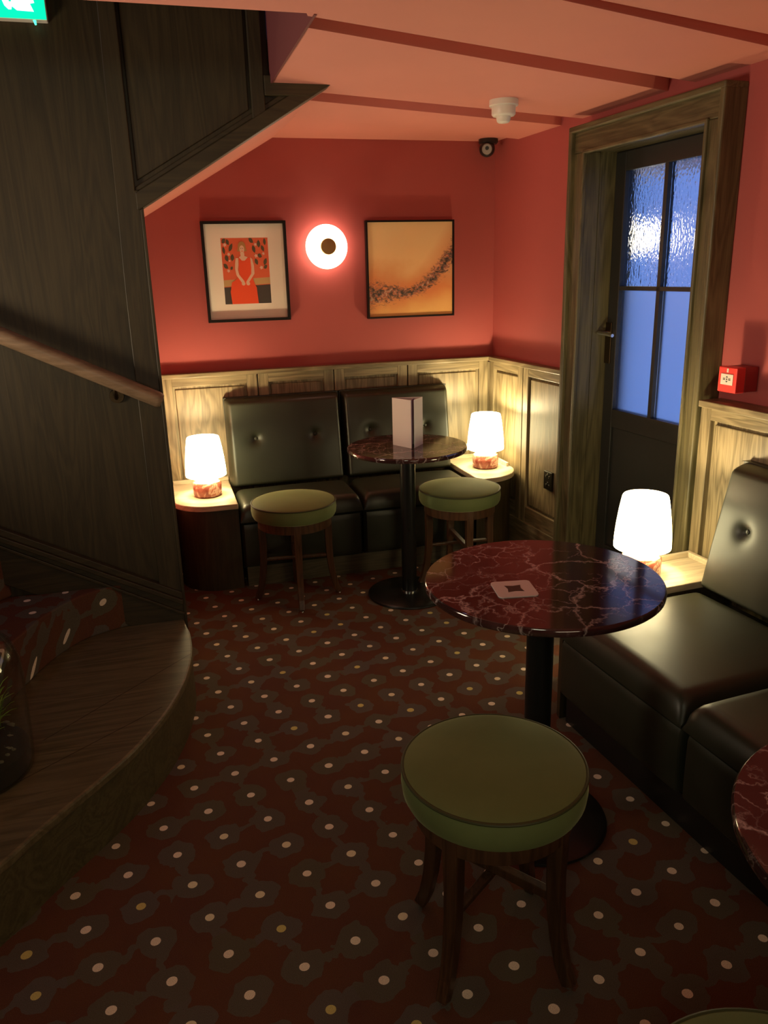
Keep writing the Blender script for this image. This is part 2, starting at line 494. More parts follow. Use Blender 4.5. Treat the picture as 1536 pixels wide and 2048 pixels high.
board([(-3.05, -2.05), (XE + .2, -2.05), (XE + .2, l3n(XE + .2)), (-3.05, l3n(-3.05))])
board([(-3.05, l3f(-3.05)), (XE + .1, l3f(XE + .1)), (XE + .1, l1n(XE + .1)), (0.472, 2.302), (0.465, 2.28), (-3.05, 2.28)])
board([(0.492, l1f(.492)), (XE, l1f(XE)), (XE, l2n(XE)), (0.60, l2n(.60)), (0.492, 3.09)])
board([(0.60, l2f(.60)), (XE, l2f(XE)), (XE, l4(XE)), (0.60, l4(.60))])
board([(0.45, l4(.45)), (XE, l4(XE)), (XE, 4.39), (0.45, 4.39)], 2.215)
# stairwell through the ceiling
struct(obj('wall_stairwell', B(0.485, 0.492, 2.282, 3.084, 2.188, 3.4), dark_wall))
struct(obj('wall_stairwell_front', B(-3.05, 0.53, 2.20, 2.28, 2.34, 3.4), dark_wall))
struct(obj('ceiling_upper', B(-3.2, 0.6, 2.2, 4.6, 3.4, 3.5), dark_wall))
# sloping soffit under the upper flight
bm = bmesh.new()
q = [(-0.02, 3.14, 1.774), (0.725, 3.14, 2.214), (0.79, 3.14, 2.252), (0.79, 4.39, 2.277), (0.682, 4.39, 2.212), (-0.02, 4.39, 1.818)]
a = [bm.verts.new(p) for p in q]; b_ = [bm.verts.new((p[0], p[1], p[2] + 0.06)) for p in q]
for fs in ((0, 1, 4, 5), (1, 2, 3, 4)):
    bm.faces.new([a[i] for i in fs]); bm.faces.new([b_[i] for i in fs][::-1])
for i in range(6):
    j = (i + 1) % 6; bm.faces.new((a[i], a[j], b_[j], b_[i]))
struct(obj('ceiling_soffit', bm, red_ceil))

# ------------------------------------------------------------------ oak wainscot of the back wall
t1 = struct(obj('trim_1', B(0.01, 1.90, 4.372, 4.389, 0, 1.02), oak_v))
obj('cap_rail', B(0.01, 1.905, 4.335, 4.389, 1.032, 1.055), oak_x, t1, bevel=.003)
obj('baseboard', B(0.01, 1.90, 4.342, 4.372, 0, 0.16), oak_x, t1, bevel=.003)
xs = [0.01, 0.519, 0.945, 1.377, 1.878]
for i in range(4):
    x0, x1 = xs[i] + (0.0035 if i else 0), xs[i + 1] - 0.0035
    obj('stile', B(x0, x0 + 0.055, 4.350, 4.372, 0.16, 1.032), oak_v, t1, bevel=.002)
    obj('stile', B(x1 - 0.055, x1, 4.350, 4.372, 0.16, 1.032), oak_v, t1, bevel=.002)
    obj('rail', B(x0 + 0.055, x1 - 0.055, 4.351, 4.372, 0.985, 1.032), oak_x, t1, bevel=.002)
    obj('rail', B(x0 + 0.055, x1 - 0.055, 4.351, 4.372, 0.16, 0.26), oak_x, t1, bevel=.002)
    obj('panel', B(x0 + 0.068, x1 - 0.068, 4.364, 4.373, 0.275, 0.970), oak_v, t1, bevel=.004)

# right wall wainscot, both sides of the door
def right_wainscot(name, cuts, y_end, off, first_stile=0.03):
    t = struct(obj(name, B(-0.04, off - 0.022, cuts[0], y_end, 0, 1.02), oak_v, loc=(RC[0], RC[1], 0), rotz=RROT))
    obj('cap_rail', B(-0.04, off + 0.013, cuts[0], y_end, 1.030, 1.055), oak_y, t, bevel=.003)
    obj('baseboard', B(off - 0.022, off + 0.008, cuts[0], y_end, 0, 0.165), oak_y, t, bevel=.003)
    for a, b in zip(cuts, cuts[1:]):
        a, b = a + .0035, b - .0035
        obj('stile', B(off - 0.022, off, a, a + .052, 0.165, 1.030), oak_v, t, bevel=.002)
        obj('stile', B(off - 0.022, off, b - .052, b, 0.165, 1.030), oak_v, t, bevel=.002)
        obj('rail', B(off - 0.022, off - .001, a + .052, b - .052, 0.985, 1.030), oak_y, t, bevel=.002)
        obj('rail', B(off - 0.022, off - .001, a + .052, b - .052, 0.165, 0.255), oak_y, t, bevel=.002)
        obj('panel', B(off - 0.023, off - .010, a + .066, b - .066, 0.27, 0.97), oak_v, t, bevel=.004)
    return t
right_wainscot('trim_2', [0.0, 0.397, 0.853], 0.853, 0.0)
right_wainscot('trim_3', [1.825, 2.29, 2.79, 3.29, 3.79], 3.79, 0.05)

# ------------------------------------------------------------------ door
door = struct(empty('door_1', (RC[0], RC[1], 0), RROT))
cs = empty('casing'); cs.parent = door
obj('side_casing', B(-0.04, 0.040, 0.870, 0.965, 0, 2.03), case_v, cs, bevel=.004)
obj('side_casing', B(-0.04, 0.040, 1.715, 1.795, 0, 2.03), case_v, cs, bevel=.004)
obj('head_casing', B(-0.04, 0.040, 0.870, 1.795, 2.03, 2.122), case_y, cs, bevel=.004)
for y0, y1 in ((0.855, 0.880), (1.790, 1.815)):
    obj('edge_moulding', B(-0.04, 0.062, y0, y1, 0, 2.122), case_v, cs, bevel=.006)
obj('edge_moulding', B(-0.04, 0.062, 0.855, 1.815, 2.114, 2.140), case_y, cs, bevel=.006)
for y0, y1 in ((0.952, 0.967), (1.713, 1.728)):
    obj('inner_bead', B(0.030, 0.052, y0, y1, 0, 2.03), case_v, cs, bevel=.005)
obj('inner_bead', B(0.030, 0.052, 0.952, 1.728, 2.02, 2.037), case_y, cs, bevel=.005)
obj('jamb', B(-0.24, -0.04, 0.86, 0.965, 0, 2.09), case_v, cs)
obj('jamb', B(-0.24, -0.04, 1.715, 1.74, 0, 2.09), case_v, cs)
obj('jamb', B(-0.24, -0.04, 0.965, 1.715, 2.03, 2.09), case_y, cs)
leaf = empty('door_leaf'); leaf.parent = door
obj('stile', B(-0.165, -0.12, 0.967, 1.04, 0.005, 2.025), door_m, leaf, bevel=.003)
obj('stile', B(-0.165, -0.12, 1.60, 1.712, 0.005, 2.025), door_m, leaf, bevel=.003)
obj('rail', B(-0.165, -0.12, 1.04, 1.60, 1.945, 2.025), door_m, leaf, bevel=.003)
obj('rail', B(-0.165, -0.12, 1.04, 1.60, 0.80, 0.888), door_m, leaf, bevel=.003)
obj('rail', B(-0.165, -0.12, 1.04, 1.60, 0.005, 0.20), door_m, leaf, bevel=.003)
obj('glazing_bar', B(-0.160, -0.122, 1.04, 1.60, 1.437, 1.455), door_m, leaf)
obj('glazing_bar', B(-0.160, -0.122, 1.302, 1.324, 0.888, 1.945), door_m, leaf)
obj('lower_panel', B(-0.155, -0.132, 1.04, 1.60, 0.20, 0.80), door_m, leaf, bevel=.004)
for y0, y1 in ((1.04, 1.302), (1.324, 1.60)):
    obj('pane', B(-0.147, -0.141, y0, y1, 1.455, 1.945), pane_tex, leaf, label='hammered glass upper pane')
    obj('pane', B(-0.147, -0.141, y0, y1, 0.888, 1.437), pane_plain, leaf, label='smooth frosted lower pane')
bm = bmesh.new()
tube(bm, [(-0.12, 0.985, 1.245), (-0.065, 0.985, 1.245)], 0.009, 10)
tube(bm, [(-0.068, 0.945 + .03, 1.245), (-0.068, 1.085, 1.238)], 0.008, 10)
obj('door_handle', bm, chrome, door, smooth=True)
obj('handle_plate', B(-0.121, -0.114, 0.962, 1.008, 1.10, 1.29), bronze, door, bevel=.002)
# added outside: pale canopy and a lantern, for the glow in the hammered glass
co = empty('pane_backing', RP(1.3, -0.9, 1.992), RROT); tag(co, 'added pale canopy outside, blurred grey behind the top of the upper door panes', 'backing')
obj('soffit', B(0.18, 0.62, -1.6, 0.9, 0.0, 0.04), paint('pale_backing', (0.55, 0.52, 0.46)), co)  # unseen sheet added to grey the top of the panes
ln = empty('pane_glow', RP(0.50, -0.66, 1.685), RROT); tag(ln, 'added warm globe outside, unseen, makes the sparkling glow in the hammered glass', 'glow_globe')
bm = bmesh.new(); bmesh.ops.create_uvsphere(bm, u_segments=24, v_segments=16, radius=0.085)
obj('globe', bm, emit('added_glow', (1.0, 0.86, 0.62), 6.0), ln, smooth=True)
bm = bmesh.new(); tube(bm, [(0, 0, 0.095), (0, 0, 0.302)], 0.012, 10); obj('stem', bm, black_metal, ln, smooth=True)
obj('threshold', B(-0.24, 0.01, 0.965, 1.715, 0, 0.012), case_y, door)

# ------------------------------------------------------------------ stair partition
wall_st = bmesh.new()
prism(wall_st, [(-3.05, 0.0), (0.0, 0.0), (0.0, 1.776), (0.725, 2.205), (0.725, 2.262), (0.485, 2.262), (0.485, 3.4), (-3.05, 3.4)], 3.088, 3.145, 'Y')
part = struct(obj('wall_stair', wall_st, stain_v))
def face(name, pts, y0, y1, mat, parent=part, bev=.003):
    bm = bmesh.new(); prism(bm, pts, y0, y1, 'Y'); return obj(name, bm, mat, parent, bevel=bev)
face('post', [(-0.082, 0.0), (0.002, 0.0), (0.002, 1.84), (-0.010, 1.84), (-0.010, 3.0), (-0.056, 3.0), (-0.082, 1.5)], 3.068, 3.088, stain_v)
face('edge_strip', [(0.0, 0.0), (0.012, 0.0), (0.012, 1.783), (0.0, 1.776)], 3.062, 3.147, stain_v)
face('sloping_rail', [(-0.010, 1.776), (0.0, 1.776), (0.725, 2.205), (0.725, 2.214), (0.655, 2.214), (-0.010, 1.832)], 3.064, 3.088, stain_x)
face('sloping_bead', [(-0.010, 1.832), (0.655, 2.214), (0.62, 2.214), (-0.010, 1.850)], 3.074, 3.088, stain_x)
face('top_rail', [(0.462, 2.150), (0.62, 2.150), (0.70, 2.195), (0.725, 2.214), (0.462, 2.214)], 3.062, 3.088, stain_x)
face('stile', [(0.415, 2.06), (0.462, 2.06), (0.462, 3.2), (0.415, 3.2)], 3.066, 3.088, stain_v)
face('spandrel_panel', [(0.0, 1.872), (0.405, 2.105), (0.405, 3.2), (0.0, 3.2)], 3.080, 3.088, stain_v)
sl = 0.55
def slope_band(name, z0, z1, y0, mat):
    zz = lambda x, z: z - sl * x
    x0, x1 = -1.9, 0.002
    return face(name, [(x0, zz(x0, z0)), (x1, zz(x1, z0)), (x1, zz(x1, z1)), (x0, zz(x0, z1))], y0, 3.088, mat)
slope_band('string_moulding', 0.305, 0.335, 3.056, stain_x)
slope_band('string_cap', 0.283, 0.305, 3.046, stain_x)
slope_band('string_board', 0.10, 0.283, 3.066, stain_x)
face('string_bead', [(-0.75, 0.665), (0.002, 0.232), (0.002, 0.246), (-0.75, 0.680)], 3.056, 3.088, stain_x)

# ------------------------------------------------------------------ staircase
stair = empty('staircase', (0, 0, 0))
tag(stair, 'broad curved oak bottom step with carpeted winding stairs rising left against the dark panelled wall', 'stairs')
nose = [(-0.004, 3.085), (0.006, 3.0), (0.016, 2.93), (0.019, 2.85), (0.012, 2.76), (-0.004, 2.66), (-0.032, 2.54), (-0.094, 2.37), (-0.184, 2.20), (-0.278, 2.07), (-0.415, 1.90), (-0.493, 1.79), (-0.66, 1.60), (-0.85, 1.42), (-1.1, 1.22), (-1.6, 1.0), (-3.04, 0.8)]
def smooth_curve(p, n=4):
    out = []
    for i in range(len(p) - 1):
        p0, p1, p2, p3 = p[max(i - 1, 0)], p[i], p[i + 1], p[min(i + 2, len(p) - 1)]
        for k in range(n):
            t = k / n
            out.append(tuple(0.5 * (2 * b + (c - a) * t + (2 * a - 5 * b + 4 * c - d) * t * t + (3 * b - a - 3 * c + d) * t ** 3) for a, b, c, d in zip(p0, p1, p2, p3)))
    return out + [p[-1]]
nose_s = smooth_curve(nose)
def tread(curve, z0, z1, inset, mat, name, bev=0.0, ytop=3.085):
    pts = []
    n = len(curve)
    for i, p in enumerate(curve):
        a, b = Vector(curve[max(i - 1, 0)]), Vector(curve[min(i + 1, n - 1)])
        d = (b - a).normalized(); nrm = Vector((d.y, -d.x)) if False else Vector((-d.y, d.x))
        # inwards = towards the upper left
        if nrm.dot(Vector((-1, 1))) < 0: nrm = -nrm
        q = Vector(p) + nrm * inset
        pts.append((max(q.x, -3.04), min(q.y, ytop)))
    pts += [(-3.04, ytop)]
    bm = bmesh.new(); prism(bm, pts, z0, z1)
    return obj(name, bm, mat, stair, bevel=bev)
nose_s = [(x * 0.984, y * 0.984 if y < 2.9 else y) for x, y in nose_s]
tread(nose_s, 0.0, 0.182, 0.006, riser_m, 'riser')
tread(nose_s, 0.182, 0.214, 0.0, tread_m, 'tread', 0.008)
c2 = smooth_curve([(-0.17, 3.085), (-0.36, 3.01), (-0.475, 2.86), (-0.55, 2.68), (-0.61, 2.50), (-0.72, 2.2), (-0.95, 1.9), (-1.3, 1.6), (-2.0, 1.35), (-3.04, 1.2)])
tread(c2, 0.214, 0.395, 0.0, carpet, 'carpeted_step', 0.01)
c3 = smooth_curve([(-0.62, 3.085), (-0.80, 2.9), (-0.95, 2.65), (-1.05, 2.4), (-1.3, 2.1), (-2.0, 1.8), (-3.04, 1.6)])
tread(c3, 0.395, 0.58, 0.0, carpet, 'carpeted_step', 0.01)
c4 = smooth_curve([(-1.0, 3.085), (-1.15, 2.85), (-1.35, 2.5), (-1.7, 2.25), (-3.04, 2.0)])
tread(c4, 0.58, 0.765, 0.0, carpet, 'carpeted_step', 0.01)
# joints between the tread boards
for (xa, ya, xb, yb) in ((-0.45, 2.30, 0.008, 2.74), (-0.52, 2.08, -0.10, 2.385)):
    d = Vector((xb - xa, yb - ya)).normalized(); nn = Vector((-d.y, d.x)) * 0.0012
    bm = bmesh.new(); prism(bm, [(xa + nn.x, ya + nn.y), (xb + nn.x, yb + nn.y), (xb - nn.x, yb - nn.y), (xa - nn.x, ya - nn.y)], 0.2135, 0.2144)
    obj('board_joint', bm, stain_x, stair)

# handrail on the partition
hr = empty('handrail', (-0.15, 3.068, 1.05))
tag(hr, 'round pale wooden handrail sloping down across the dark stair panelling', 'handrail')
def hz(x): return 1.112 - 0.512 * (x - 0.005)
bm = bmesh.new()
tube(bm, [(x + 0.15, -0.055, hz(x) - 1.05) for x in (-1.9, -1.2, -0.6, -0.2, -0.012, -0.004, 0.004)], [0.029] * 5 + [0.027, 0.022], 20)
obj('rail', bm, rail_m, hr, smooth=True)
for x in (-0.155, -1.1):
    k = bmesh.new()
    rr = [bm_ for bm_ in ()]
    tube(k, [(x + 0.15, 0.018, hz(x) - 1.05 - 0.062), (x + 0.15, 0.006, hz(x) - 1.05 - 0.062)], [0.027, 0.025], 24)
    br_ = obj('bracket', k, bronze, hr, smooth=True)
    k = bmesh.new()
    tube(k, [(x + 0.15, 0.01, hz(x) - 1.05 - 0.062), (x + 0.15, -0.035, hz(x) - 1.05 - 0.062), (x + 0.15, -0.053, hz(x) - 1.05 - 0.045), (x + 0.15, -0.055, hz(x) - 1.05 - 0.028)], 0.0075, 10)
    obj('arm', k, bronze, br_, smooth=True)

# ------------------------------------------------------------------ benches
def pad(bm, x0, x1, y0, y1, t, r, dimples=(), nx=44, ny=36, rf=None, O=None):
    """upholstered pad: flat back at height 0, crowned rounded face at height t, mapped through O(u, v, h)"""
    def h(u, v):
        de = min(u - x0, x1 - u); df = min(v - y0, y1 - v)
        k = 1.0
        rr = r
        for d in (de, df):
            if d < rr: k *= math.sqrt(max(0.0, 1 - ((rr - d) / rr) ** 2)) * 0.72 + 0.28
        crown = 0.012 * math.sin(PI * (u - x0) / (x1 - x0)) ** 0.6 * math.sin(PI * (v - y0) / (y1 - y0)) ** 0.6 if 0 < de and 0 < df else 0
        hh = t * k + crown
        for (a, b, dep, w) in dimples:
            q = math.hypot(u - a, v - b)
            hh -= dep * math.exp(-(q / w) ** 1.3)
        return hh
    def grid(a, b, n):
        # denser near both edges
        return [a + (b - a) * (0.5 - 0.5 * math.cos(PI * i / n)) * 0.5 + (b - a) * (i / n) * 0.5 for i in range(n + 1)]
    us, vs_ = grid(x0, x1, nx), grid(y0, y1, ny)
    V = [[bm.verts.new(O(u, v, h(u, v))) for v in vs_] for u in us]
    for i in range(nx):
        for j in range(ny): bm.faces.new((V[i][j], V[i + 1][j], V[i + 1][j + 1], V[i][j + 1]))
    loop = [(i, 0) for i in range(nx)] + [(nx, j) for j in range(ny)] + [(i, ny) for i in range(nx, 0, -1)] + [(0, j) for j in range(ny, 0, -1)]
    Wl = [bm.verts.new(O(us[i], vs_[j], 0.0)) for i, j in loop]
    n = len(loop)
    for k in range(n):
        i, j = loop[k]; i2, j2 = loop[(k + 1) % n]
        bm.faces.new((V[i][j], V[i2][j2], Wl[(k + 1) % n], Wl[k]))
    bm.faces.new(Wl)
    return bm
def bench(name, loc, rotz, mods, depth, zs, ztop, back_t, sgn, label, group=None, lean=0.075):
    """local y points into the room, modules laid along sgn * x; wall face at y = 0"""
    t = empty(name, loc, rotz)
    tag(t, label, 'bench', group)
    x = 0.0
    L = sum(mods)
    X = lambda u: sgn * u
    def bb(u0, u1, *r): return B(min(X(u0), X(u1)), max(X(u0), X(u1)), *r)
    obj('plinth', bb(0.02, L - 0.02, 0.02, depth - 0.035, 0, 0.105), skirt_m if depth < 0.6 else black_pl, t)  # deep right bench: shade put into the plinth colour as black
    for i, w in enumerate(mods):
        g = 0.003
        # front pad below the seat
        bm = bmesh.new()
        pad(bm, x + g, x + w - g, 0.108, zs - 0.105, 0.035, 0.02, O=lambda u, v, hh: (X(u), depth - 0.045 + hh, v), nx=24, ny=14)
        obj('front_pad', bm, leather, t, smooth=True)
        bm = bmesh.new()
        box(bm, min(X(x + g), X(x + w - g)), max(X(x + g), X(x + w - g)), 0.02, depth - 0.04, 0.105, zs - 0.10)
        obj('base', bm, black_pl, t)
        # seat
        bm = bmesh.new()
        pad(bm, x + g, x + w - g, back_t - 0.03, depth, 0.085, 0.045, O=lambda u, v, hh: (X(u), v, zs - 0.10 + hh), nx=30, ny=26)
        obj('seat', bm, leather, t, smooth=True)
        # backrest: front leans back towards the top
        zb0, zb1 = zs - 0.02, ztop
        def OB(u, v, hh, zb0=zb0, zb1=zb1):
            f = (v - zb0) / (zb1 - zb0)
            return (X(u), 0.012 + hh - (lean * f if hh > 0.02 else 0.0), v)
        bm = bmesh.new()
        dim = [(x + k, zb0 + (zb1 - zb0) * 0.55, 0.030, 0.024) for k in (0.155, 0.48) if k < w]
        pad(bm, x + g, x + w - g, zb0, zb1, back_t - 0.024, 0.03, dim, O=OB, nx=64, ny=52)
        bk = obj('backrest', bm, leather, t, smooth=True)
        for (a, z, _, _) in dim:
            f = (z - zb0) / (zb1 - zb0)
            yb = 0.012 + back_t - 0.024 + 0.012 - 0.030 - lean * f + 0.004
            bm = bmesh.new()
            bmesh.ops.create_uvsphere(bm, u_segments=16, v_segments=10, radius=0.011)
            bmesh.ops.scale(bm, vec=(1, 0.55, 1), verts=bm.verts)
            bmesh.ops.translate(bm, vec=(X(a), yb, z), verts=bm.verts)
            obj('button', bm, leather, bk, smooth=True)
        x += w
    return t
# back bench: local x runs to the left (-X), so modules from its left end use sgn = -1
bench('bench', (0.32, 4.335, 0), PI, [0.64, 0.64], 0.505, 0.455, 0.915, 0.165, -1,
      'low black leather bench with four buttons against the back wall, between two pale corner tables', 'black leather benches')
rb = RP(2.078, 0.055)
bench('bench', rb, RROT - PI / 2, [0.625, 0.625, 0.625], 0.745, 0.432, 0.875, 0.190, -1,
      'large black leather bench in the right foreground along the right wall', 'black leather benches', 0.10)

# ------------------------------------------------------------------ corner tables at the bench ends
def corner_table(name, loc, rotz, outline, inner, zt, label, lips=()):
    t = empty(name, loc, rotz); tag(t, label, 'side table', 'corner tables at the bench ends')
    bm = bmesh.new(); prism(bm, inner, 0.0, zt - 0.028); obj('base', bm, stain_v, t, smooth=True)
    bm = bmesh.new(); prism(bm, outline, zt - 0.028, zt); obj('tabletop', bm, top_wood, t, smooth=True, bevel=.004)
    for l in lips:
        obj('upstand', B(*l[:4], zt, zt + 0.022), top_wood, t, bevel=.002)
    return t
def quarter(w, d, r, inset, flip):
    """w along x, depth d towards -y; the outer front corner rounded with radius r"""
    w2, d2 = w - inset, d - inset
    pts = [(0, -0.002), (0, -d2)]
    pts += [(w2 - r + r * math.sin(R(a)), -d2 + r - r * math.cos(R(a))) for a in range(0, 91, 9)]
    pts += [(w2, -0.002)]
    return [(-p[0], p[1]) for p in pts][::-1] if flip else pts
corner_table('side_table', (0.317, 4.348, 0), 0, quarter(0.318, 0.515, 0.20, 0, True), quarter(0.318, 0.515, 0.19, 0.02, True), 0.458,
             'pale rounded corner table left of the back bench, holding a glowing lamp',
             [(-0.300, 0, -0.016, -0.002)])
corner_table('side_table', (1.604, 4.348, 0), 0, quarter(0.292, 0.515, 0.22, 0, False), quarter(0.292, 0.515, 0.21, 0.02, False), 0.458,
             'pale rounded corner table right of the back bench, beside the panelled right wall',
             [(0, 0.27, -0.016, -0.002), (0.262, 0.277, -0.30, -0.016)])
# right-hand unit: along the wall, local -y = into the room (rotate the right frame by 90)
def q3(inset):
    # local frame x = out from the wall, y = along the wall towards the camera
    w, d = 0.74 - inset, 0.236
    pts = [(0.0, 0.234), (w, 0.234)]
    pts += [(w * math.cos(R(a)), 0.234 - (0.234 - inset - 0.0) * math.sin(R(a))) for a in range(8, 61, 6)]
    pts += [(0.20, inset), (0.0, inset)]
    return pts
t = empty('side_table', RP(1.84, 0.056), RROT)
tag(t, 'pale table end between the door frame and the large right bench, under a glowing lamp', 'side table', 'corner tables at the bench ends')
bm = bmesh.new(); prism(bm, q3(0.02), 0, 0.407); obj('base', bm, stain_v, t)
bm = bmesh.new(); prism(bm, q3(0.0), 0.407, 0.435); obj('tabletop', bm, top_wood, t, bevel=.004)
obj('upstand', B(0.0, 0.016, 0.0, 0.234, 0.435, 0.457), top_wood, t, bevel=.002)
obj('upstand', B(0.016, 0.20, 0.0, 0.016, 0.435, 0.457), top_wood, t, bevel=.002)

# ------------------------------------------------------------------ table lamps
def lamp(loc, label, power=11.0, s=1.0):
    t = empty('table_lamp', loc); tag(t, label, 'lamp', 'table lamps with opal shades')
    bm = bmesh.new()
    lathe(bm, [(0, 0), (0.060 * s, 0), (0.070 * s, 0.006), (0.073 * s, 0.014), (0.073 * s, 0.066), (0.069 * s, 0.076), (0.058 * s, 0.080), (0, 0.080)], 48)
    obj('base', bm, stone, t, smooth=True)
    bm = bmesh.new()
    lathe(bm, [(0.054 * s, 0.0805), (0.060 * s, 0.088), (0.062 * s, 0.112), (0.058 * s, 0.112), (0.055 * s, 0.090), (0.050 * s, 0.0805)], 40)
    obj('neck', bm, shade_glow, t, smooth=True)
    bm = bmesh.new()
    pr = [(a_, 0.106 + (b_ - 0.098) * 0.905) for a_, b_ in [(0.098, 0.098), (0.103, 0.101), (0.1035, 0.112), (0.102, 0.15), (0.098, 0.20), (0.091, 0.26), (0.084, 0.305), (0.081, 0.318), (0.079, 0.321),
          (0.077, 0.318), (0.080, 0.305), (0.087, 0.26), (0.094, 0.20), (0.098, 0.15), (0.0995, 0.112), (0.098, 0.098)]]
    lathe(bm, [(r * s, z) for r, z in pr], 56)
    obj('lamp_shade', bm, shade_glow, t, smooth=True)
    bm = bmesh.new(); bmesh.ops.create_uvsphere(bm, u_segments=16, v_segments=10, radius=0.022)
    bmesh.ops.translate(bm, vec=(0, 0, 0.15), verts=bm.verts)
    obj('bulb', bm, bulb_glow, t, smooth=True)
    d = bpy.data.lights.new('bulb_light', 'POINT'); d.energy = power; d.color = (1, 0.80, 0.46); d.shadow_soft_size = 0.02
    lo = bpy.data.objects.new('bulb_light', d); C.objects.link(lo); lo.parent = t; lo.location = (0, 0, 0.282)
    return t
lamp((0.185, 4.055, 0.458), 'glowing table lamp on the left corner table, nearest the dark stair post')
lamp((1.752, 4.085, 0.458), 'glowing table lamp on the corner table right of the back bench')
lp = RP(1.925, 0.352)
lamp((lp.x, lp.y, 0.435), 'nearest glowing table lamp, in front of the door beside the right bench')

# ------------------------------------------------------------------ bar tables
def bar_table(loc, r, label, zt=0.755):
    t = empty('round_table', loc); tag(t, label, 'table', 'round marble tables')
    bm = bmesh.new()
    lathe(bm, [(0, 0), (0.205, 0), (0.208, 0.004), (0.206, 0.010), (0.198, 0.0135), (0.06, 0.018), (0, 0.018)], 64)
    obj('base', bm, black_metal, t, smooth=True)
    bm = bmesh.new(); lathe(bm, [(0.037, 0.018), (0.037, zt - 0.035), ], 40)
    obj('column', bm, black_metal, t, smooth=True)
    bm = bmesh.new(); lathe(bm, [(0.0375, 0.0178), (0.042, 0.0182), (0.042, 0.024), (0.0375, 0.025), (0.0375, 0.0178)], 40)
    obj('ring', bm, chrome, t, smooth=True)
    bm = bmesh.new(); lathe(bm, [(0, zt - 0.036), (0.13, zt - 0.036), (0.13, zt - 0.0225), (0, zt - 0.0225)], 40)
    obj('mounting_plate', bm, black_metal, t, smooth=True)
    bm = bmesh.new()
    lathe(bm, [(0, zt - 0.022), (r - 0.004, zt - 0.022), (r - 0.001, zt - 0.019), (r, zt - 0.011), (r - 0.001, zt - 0.003), (r - 0.004, zt), (0, zt)], 96)
    tp = obj('tabletop', bm, marble, t, smooth=True)
    return t
bar_table((1.100, 3.500, 0), 0.285, 'round dark red marble table by the back bench with a menu on it')
tb2 = bar_table((0.929, 1.773, 0), 0.315, 'round dark red marble table in the middle with a white square card on it')
tb2.rotation_euler.z = R(40)
tb3 = bar_table((1.035, 0.655, 0), 0.320, 'round marble table cut off at the right edge of the picture')
tb3.rotation_euler.z = R(200)

# ------------------------------------------------------------------ stools
def make_stool():
    t = empty('round_stool')
    H, r = 0.512, 0.203
    bm = bmesh.new()
    lathe(bm, [(0, H - 0.086), (r - 0.02, H - 0.086), (r - 0.006, H - 0.080), (r, H - 0.068), (r + 0.003, H - 0.045), (r + 0.001, H - 0.022), (r - 0.004, H - 0.010)]
          + [(r * k, H - 0.010 + 0.016 * (1 - k ** 3.2)) for k in (0.96, 0.9, 0.8, 0.65, 0.5, 0.3, 0.15)] + [(0, H + 0.006)], 64)
    c = obj('seat', bm, velvet, t, smooth=True)
    bm = bmesh.new(); n = 64
    tube_pts = [((r - 0.001) * math.cos(2 * PI * i / n), (r - 0.001) * math.sin(2 * PI * i / n), H - 0.013) for i in range(n)]
    rings = []
    for i in range(n):
        a = 2 * PI * i / n
        rings.append([bm.verts.new(((r - 0.001 + 0.0042 * math.cos(b)) * math.cos(a), (r - 0.001 + 0.0042 * math.cos(b)) * math.sin(a), H - 0.013 + 0.0042 * math.sin(b))) for b in (2 * PI * k / 8 for k in range(8))])
    for i in range(n):
        for k in range(8): bm.faces.new((rings[i][k], rings[(i + 1) % n][k], rings[(i + 1) % n][(k + 1) % 8], rings[i][(k + 1) % 8]))
    obj('piping', bm, piping, c, smooth=True)
    bm = bmesh.new()
    lathe(bm, [(0.150, H - 0.130), (0.178, H - 0.130), (0.178, H - 0.087), (0.150, H - 0.087), (0.150, H - 0.130)], 48)
    obj('apron', bm, leg_m, t, smooth=True)
    for k in range(4):
        a = PI / 2 * k
        prof = [(0.160, H - 0.088), (0.161, 0.36), (0.160, 0.28), (0.163, 0.20), (0.172, 0.12), (0.186, 0.055), (0.204, 0.010)]
        sz = [(0.036, 0.036), (0.036, 0.036), (0.034, 0.034), (0.032, 0.033), (0.030, 0.031), (0.028, 0.030), (0.026, 0.029)]
        bm = bmesh.new()
        rbar(bm, [(p * math.cos(a), p * math.sin(a), z) for p, z in prof], sz, Vector((-math.sin(a), math.cos(a), 0)))
        lg = obj('leg', bm, leg_m, t, bevel=.003)
        bm = bmesh.new()
        lathe(bm, [(0, 0), (0.007, 0), (0.009, 0.003), (0.007, 0.009), (0, 0.009)], 12, cx=0.203 * math.cos(a), cy=0.203 * math.sin(a))
        obj('glide', bm, chrome, lg, smooth=True)
    for k in range(2):
        a = PI / 2 * k
        z = 0.205 + 0.0125 * k
        bm = bmesh.new()
        w = Vector((-math.sin(a), math.cos(a), 0)) * 0.011
        p0 = Vector((0.158 * math.cos(a), 0.158 * math.sin(a), 0)); 
        vs8 = [p0 + w, -p0 + w, -p0 - w, p0 - w]
        prism(bm, [(v.x, v.y) for v in vs8], z, z + 0.0124 + (0.010 if k else 0))
        obj('stretcher', bm, leg_m, t, bevel=.002)
    return t
def copy_tree(o, parent=None):
    c = o.copy(); C.objects.link(c)
    if parent is not None: c.parent = parent
    for ch in list(o.children): copy_tree(ch, c)
    return c
stool = make_stool()
spots = [((0.624, 1.388), 36, 'large foreground green velvet stool below the middle marble table'),
         ((0.565, 3.645), -6, 'green velvet stool in front of the left end of the back bench'),
         ((1.395, 3.575), -4, 'green velvet stool right of the back marble table, half hidden by the middle table'),
         ((0.655, 0.53), 20, 'green velvet stool just showing at the bottom edge of the picture')]
